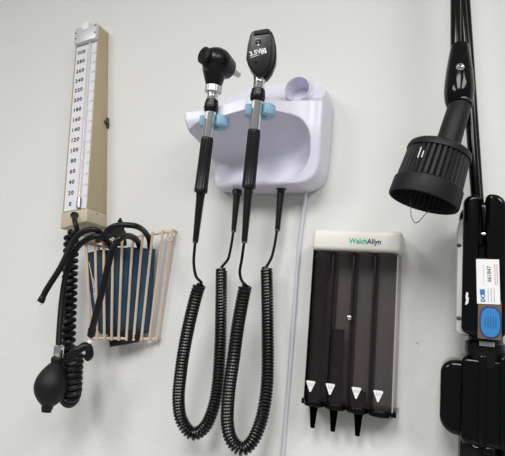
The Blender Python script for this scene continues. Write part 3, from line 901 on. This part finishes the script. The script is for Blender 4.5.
# lower spring joint: two cheeks, core and a silver side plate
def stadium(x0, x1, z0, z1, rt, rb, n=10):
    pts = []
    for (cx, cz, r, a0, a1) in ((x1 - rb, z0 + rb, rb, -PI / 2, 0), (x1 - rt, z1 - rt, rt, 0, PI / 2), (x0 + rt, z1 - rt, rt, PI / 2, PI), (x0 + rb, z0 + rb, rb, PI, 1.5 * PI)):
        for i in range(n + 1):
            t = a0 + (a1 - a0) * i / n; pts.append((cx + r * math.cos(t), cz + r * math.sin(t)))
    return pts
wm = frame((0, 0, 0), (1, 0, 0), (0, 0, 1), (0, -1, 0))
def outline4(x0, x1, z0, z1, rbl, rbr, rtr, rtl, n=10):
    pts = []
    for (cx, cz, r, a0) in ((x1 - rbr, z0 + rbr, rbr, -PI / 2), (x1 - rtr, z1 - rtr, rtr, 0), (x0 + rtl, z1 - rtl, rtl, PI / 2), (x0 + rbl, z0 + rbl, rbl, PI)):
        for i in range(n + 1):
            t = a0 + PI / 2 * i / n; pts.append((cx + r * math.cos(t), cz + r * math.sin(t)))
    return pts
kx0, kx1, kz0, kz1 = .0140, .0665, 1.5860, 1.7500
bm = BM(); prism(bm, outline4(kx0 + .002, kx1, kz0, kz1 - .006, .009, .009, .020, .020), .030, .086, wm, bev=.006, seg=4)
kc = obj('spring_housing', bm, m_gloss, lamp)
bm = BM(); prism(bm, outline4(.0200, .0378, kz0 + .002, kz1, .008, .006, .006, .0110), .050, .098, wm, bev=.0055, seg=6); obj('joint_cheek', bm, m_gloss, kc)
bm = BM(); prism(bm, outline4(.0440, kx1 - .001, kz0 + .002, kz1 + .001, .006, .006, .0150, .006), .050, .098, wm, bev=.0055, seg=6); obj('joint_cheek', bm, m_gloss, kc)
bm = BM(); prism(bm, stadium(.030, .055, kz0 + .004, 1.676, .003, .003), .070, .0972, wm, bev=.002, seg=3); obj('front_cover', bm, m_gloss, kc)
bm = BM(); prism(bm, outline4(kx0, .030, kz0 + .001, kz1 - .024, .005, .004, .004, .0150), .036, .089, wm, bev=.0025, seg=4)
spn = obj('side_plate', bm, m_silver, kc, 'silver metal side plate')
for (x, z) in ((.0163, 1.690), (.0172, 1.605)):
    screw(spn, (x, -.0885, z), (-.45, -.9, 0), .0026, m_darkmetal, cross=False)
bm = BM(); rod(bm, (.036, -.091, 1.704), (.046, -.091, 1.704), .0020, n=16); obj('pivot_pin', bm, m_chrome, kc)
# inventory sticker
stm = frame(at(488, 281, .0982), (1, 0, .03), (-.03, 0, 1), (0, -1, 0))
bm = BM(); box(bm, -.0118, .0118, -.0258, .0245, 0, .0006, .0002, 1, mx=stm); s1 = obj('barcode_sticker', bm, m_label, kc, 'white sticker with printed code', smooth=False)
rt = Matrix.Rotation(PI / 2, 4, 'Z')
bm = text_bm('661847', stm @ Matrix.Translation((.0015, .008, .0008)) @ rt, .0060, .0001)
for k in range(9): box(bm, -.0048, -.0040 + .0, -.004 + k * .0026, -.0035 + k * .0026, .0006, .0009, mx=stm)
obj('sticker_numbers', bm, m_ink, s1, smooth=False)
bm = BM()
for x in (.0068, .0090): box(bm, x, x + .0008, -.004, .019, .0006, .0009, mx=stm)
obj('sticker_lines', bm, m_red, s1, 'red print lines', smooth=False)
bm = text_bm('DC', stm @ Matrix.Translation((-.0055, -.0195, .0008)) @ rt, .0056, .0001, bold=.0003)
box(bm, -.0085, -.0035, -.0155, -.0095, .0006, .0009, mx=stm)
obj('sticker_emblem', bm, m_blue, s1, 'blue emblem', smooth=False)
bm = BM()
for x in (-.0005, .0025, .0055): box(bm, x, x + .0006, -.0235, -.008, .0006, .0009, mx=stm)
obj('sticker_lines', bm, m_greyink, s1, smooth=False)
fm = frame(at(490.5, 321.5, .0982), (1, 0, 0), (0, 0, 1), (0, -1, 0))
bm = BM(); box(bm, -.0128, .0110, -.0195, .0225, 0, .0005, .0002, 1, mx=fm); s2 = obj('foil_sticker', bm, m_tan, kc, 'brown foil sticker', smooth=False)
def oval(a, b, n=28): return [(a * math.copysign(abs(math.cos(2 * PI * i / n)) ** .75, math.cos(2 * PI * i / n)), b * math.copysign(abs(math.sin(2 * PI * i / n)) ** .75, math.sin(2 * PI * i / n))) for i in range(n)]
bm = BM(); prism(bm, [(x - .0002, y - .001) for x, y in oval(.0112, .0175)], .0004, .0010, fm); ov = obj('oval_border', bm, m_navy, s2, smooth=False)
bm = BM(); prism(bm, [(x - .0002, y - .001) for x, y in oval(.0096, .0158)], .0010, .0014, fm); ov2 = obj('oval_badge', bm, m_blue, s2, 'bright blue oval', smooth=False)
bm = BM()
for k in range(5):
    x = -.0052 + k * .0026; h = .0075 * (1 - .35 * abs(k - 2) / 2); box(bm, x - .0003, x + .0003, -h - .001, h - .001, .0014, .0016, mx=fm)
obj('badge_print', bm, m_navy, s2, smooth=False)
# chipped paint on the left cheek
bm = BM(); cm = frame(at(467.0, 299, .0985), (1, 0, 0), (0, 0, 1), (0, -1, 0))
prism(bm, [(-.0018, -.007), (.0012, -.005), (.0020, .001), (.0008, .003), (.0014, .007), (-.0008, .008), (-.0016, .003), (-.0009, -.001)], -.001, .0004, cm)
obj('paint_chip', bm, m_scuff, kc, 'white chip in the black paint', smooth=False)
# neck between joint and mount
bm = BM(); lathe(bm, (.048, -.050, 1.552), (0, 0, 1), [(0, .0215), (.014, .0215), (.016, .0225), (.027, .0225), (.029, .019), (.038, .019)], 36); obj('swivel_post', bm, m_blk, lamp)
bm = BM(); box(bm, .040, .056, -.0745, -.068, 1.576, 1.5815, .0008, 2); obj('post_clip', bm, m_silver, lamp, 'small silver clip')
# mount block
bm = BM(); prism(bm, stadium(-.001, .115, 1.4700, 1.5560, .017, .020), .000, .062, wm, bev=.007, seg=5); mb = obj('wall_mount', bm, m_gloss, lamp)
bm = BM(); prism(bm, stadium(.0215, .125, 1.4640, 1.5625, .007, .009), .002, .070, wm, bev=.0065, seg=5); obj('mount_cover', bm, m_gloss, mb)
for x in (.044, .066):
    bm = BM(); prism(bm, stadium(x - .0045, x + .0045, 1.4650, 1.5650, .004, .004), .004, .0725, wm, bev=.0015, seg=2); obj('mount_rib', bm, m_gloss, mb)
# bracket below
bm = BM(); prism(bm, stadium(.0215, .060, 1.38, 1.4665, .006, .008), .0, .055, wm, bev=.004, seg=3); br = obj('bracket', bm, m_blk, lamp)
bm = BM(); prism(bm, stadium(.046, .058, 1.39, 1.466, .003, .003), .05, .068, wm, bev=.003, seg=3); obj('bracket_rib', bm, m_gloss, br)
bm = BM(); prism(bm, stadium(.064, .110, 1.38, 1.4665, .006, .008), .0, .050, wm, bev=.004, seg=3); obj('bracket_plate', bm, m_blk, br)
rc = at(476, 443.5, .058)
bm = BM(); tube(bm, [rc + V((math.cos(t) * .0036, 0, math.sin(t) * .0036)) for t in [2 * PI * i / 24 for i in range(21)]], .0009, 8); obj('ring_clip', bm, m_chrome, br)

# ================================================================ wall marks: small grey scuffs modelled as thin patches
for k, (px, py, s) in enumerate(((417.0, 343, .0016), (419.0, 345.5, .0012), (405, 372, .0009))):
    bm = BM(); p = at(px, py, 0)
    prism(bm, [(s * math.cos(t) * (1 + .3 * math.sin(3 * t)), s * .6 * math.sin(t)) for t in [2 * PI * i / 14 for i in range(14)]], 0, .0002, frame(p, (1, 0, .4), (-.4, 0, 1), (0, -1, 0)))
    structure(obj('wall_mark_%d' % (k + 1), bm, m_smudge, smooth=False, loc=tuple(p)))
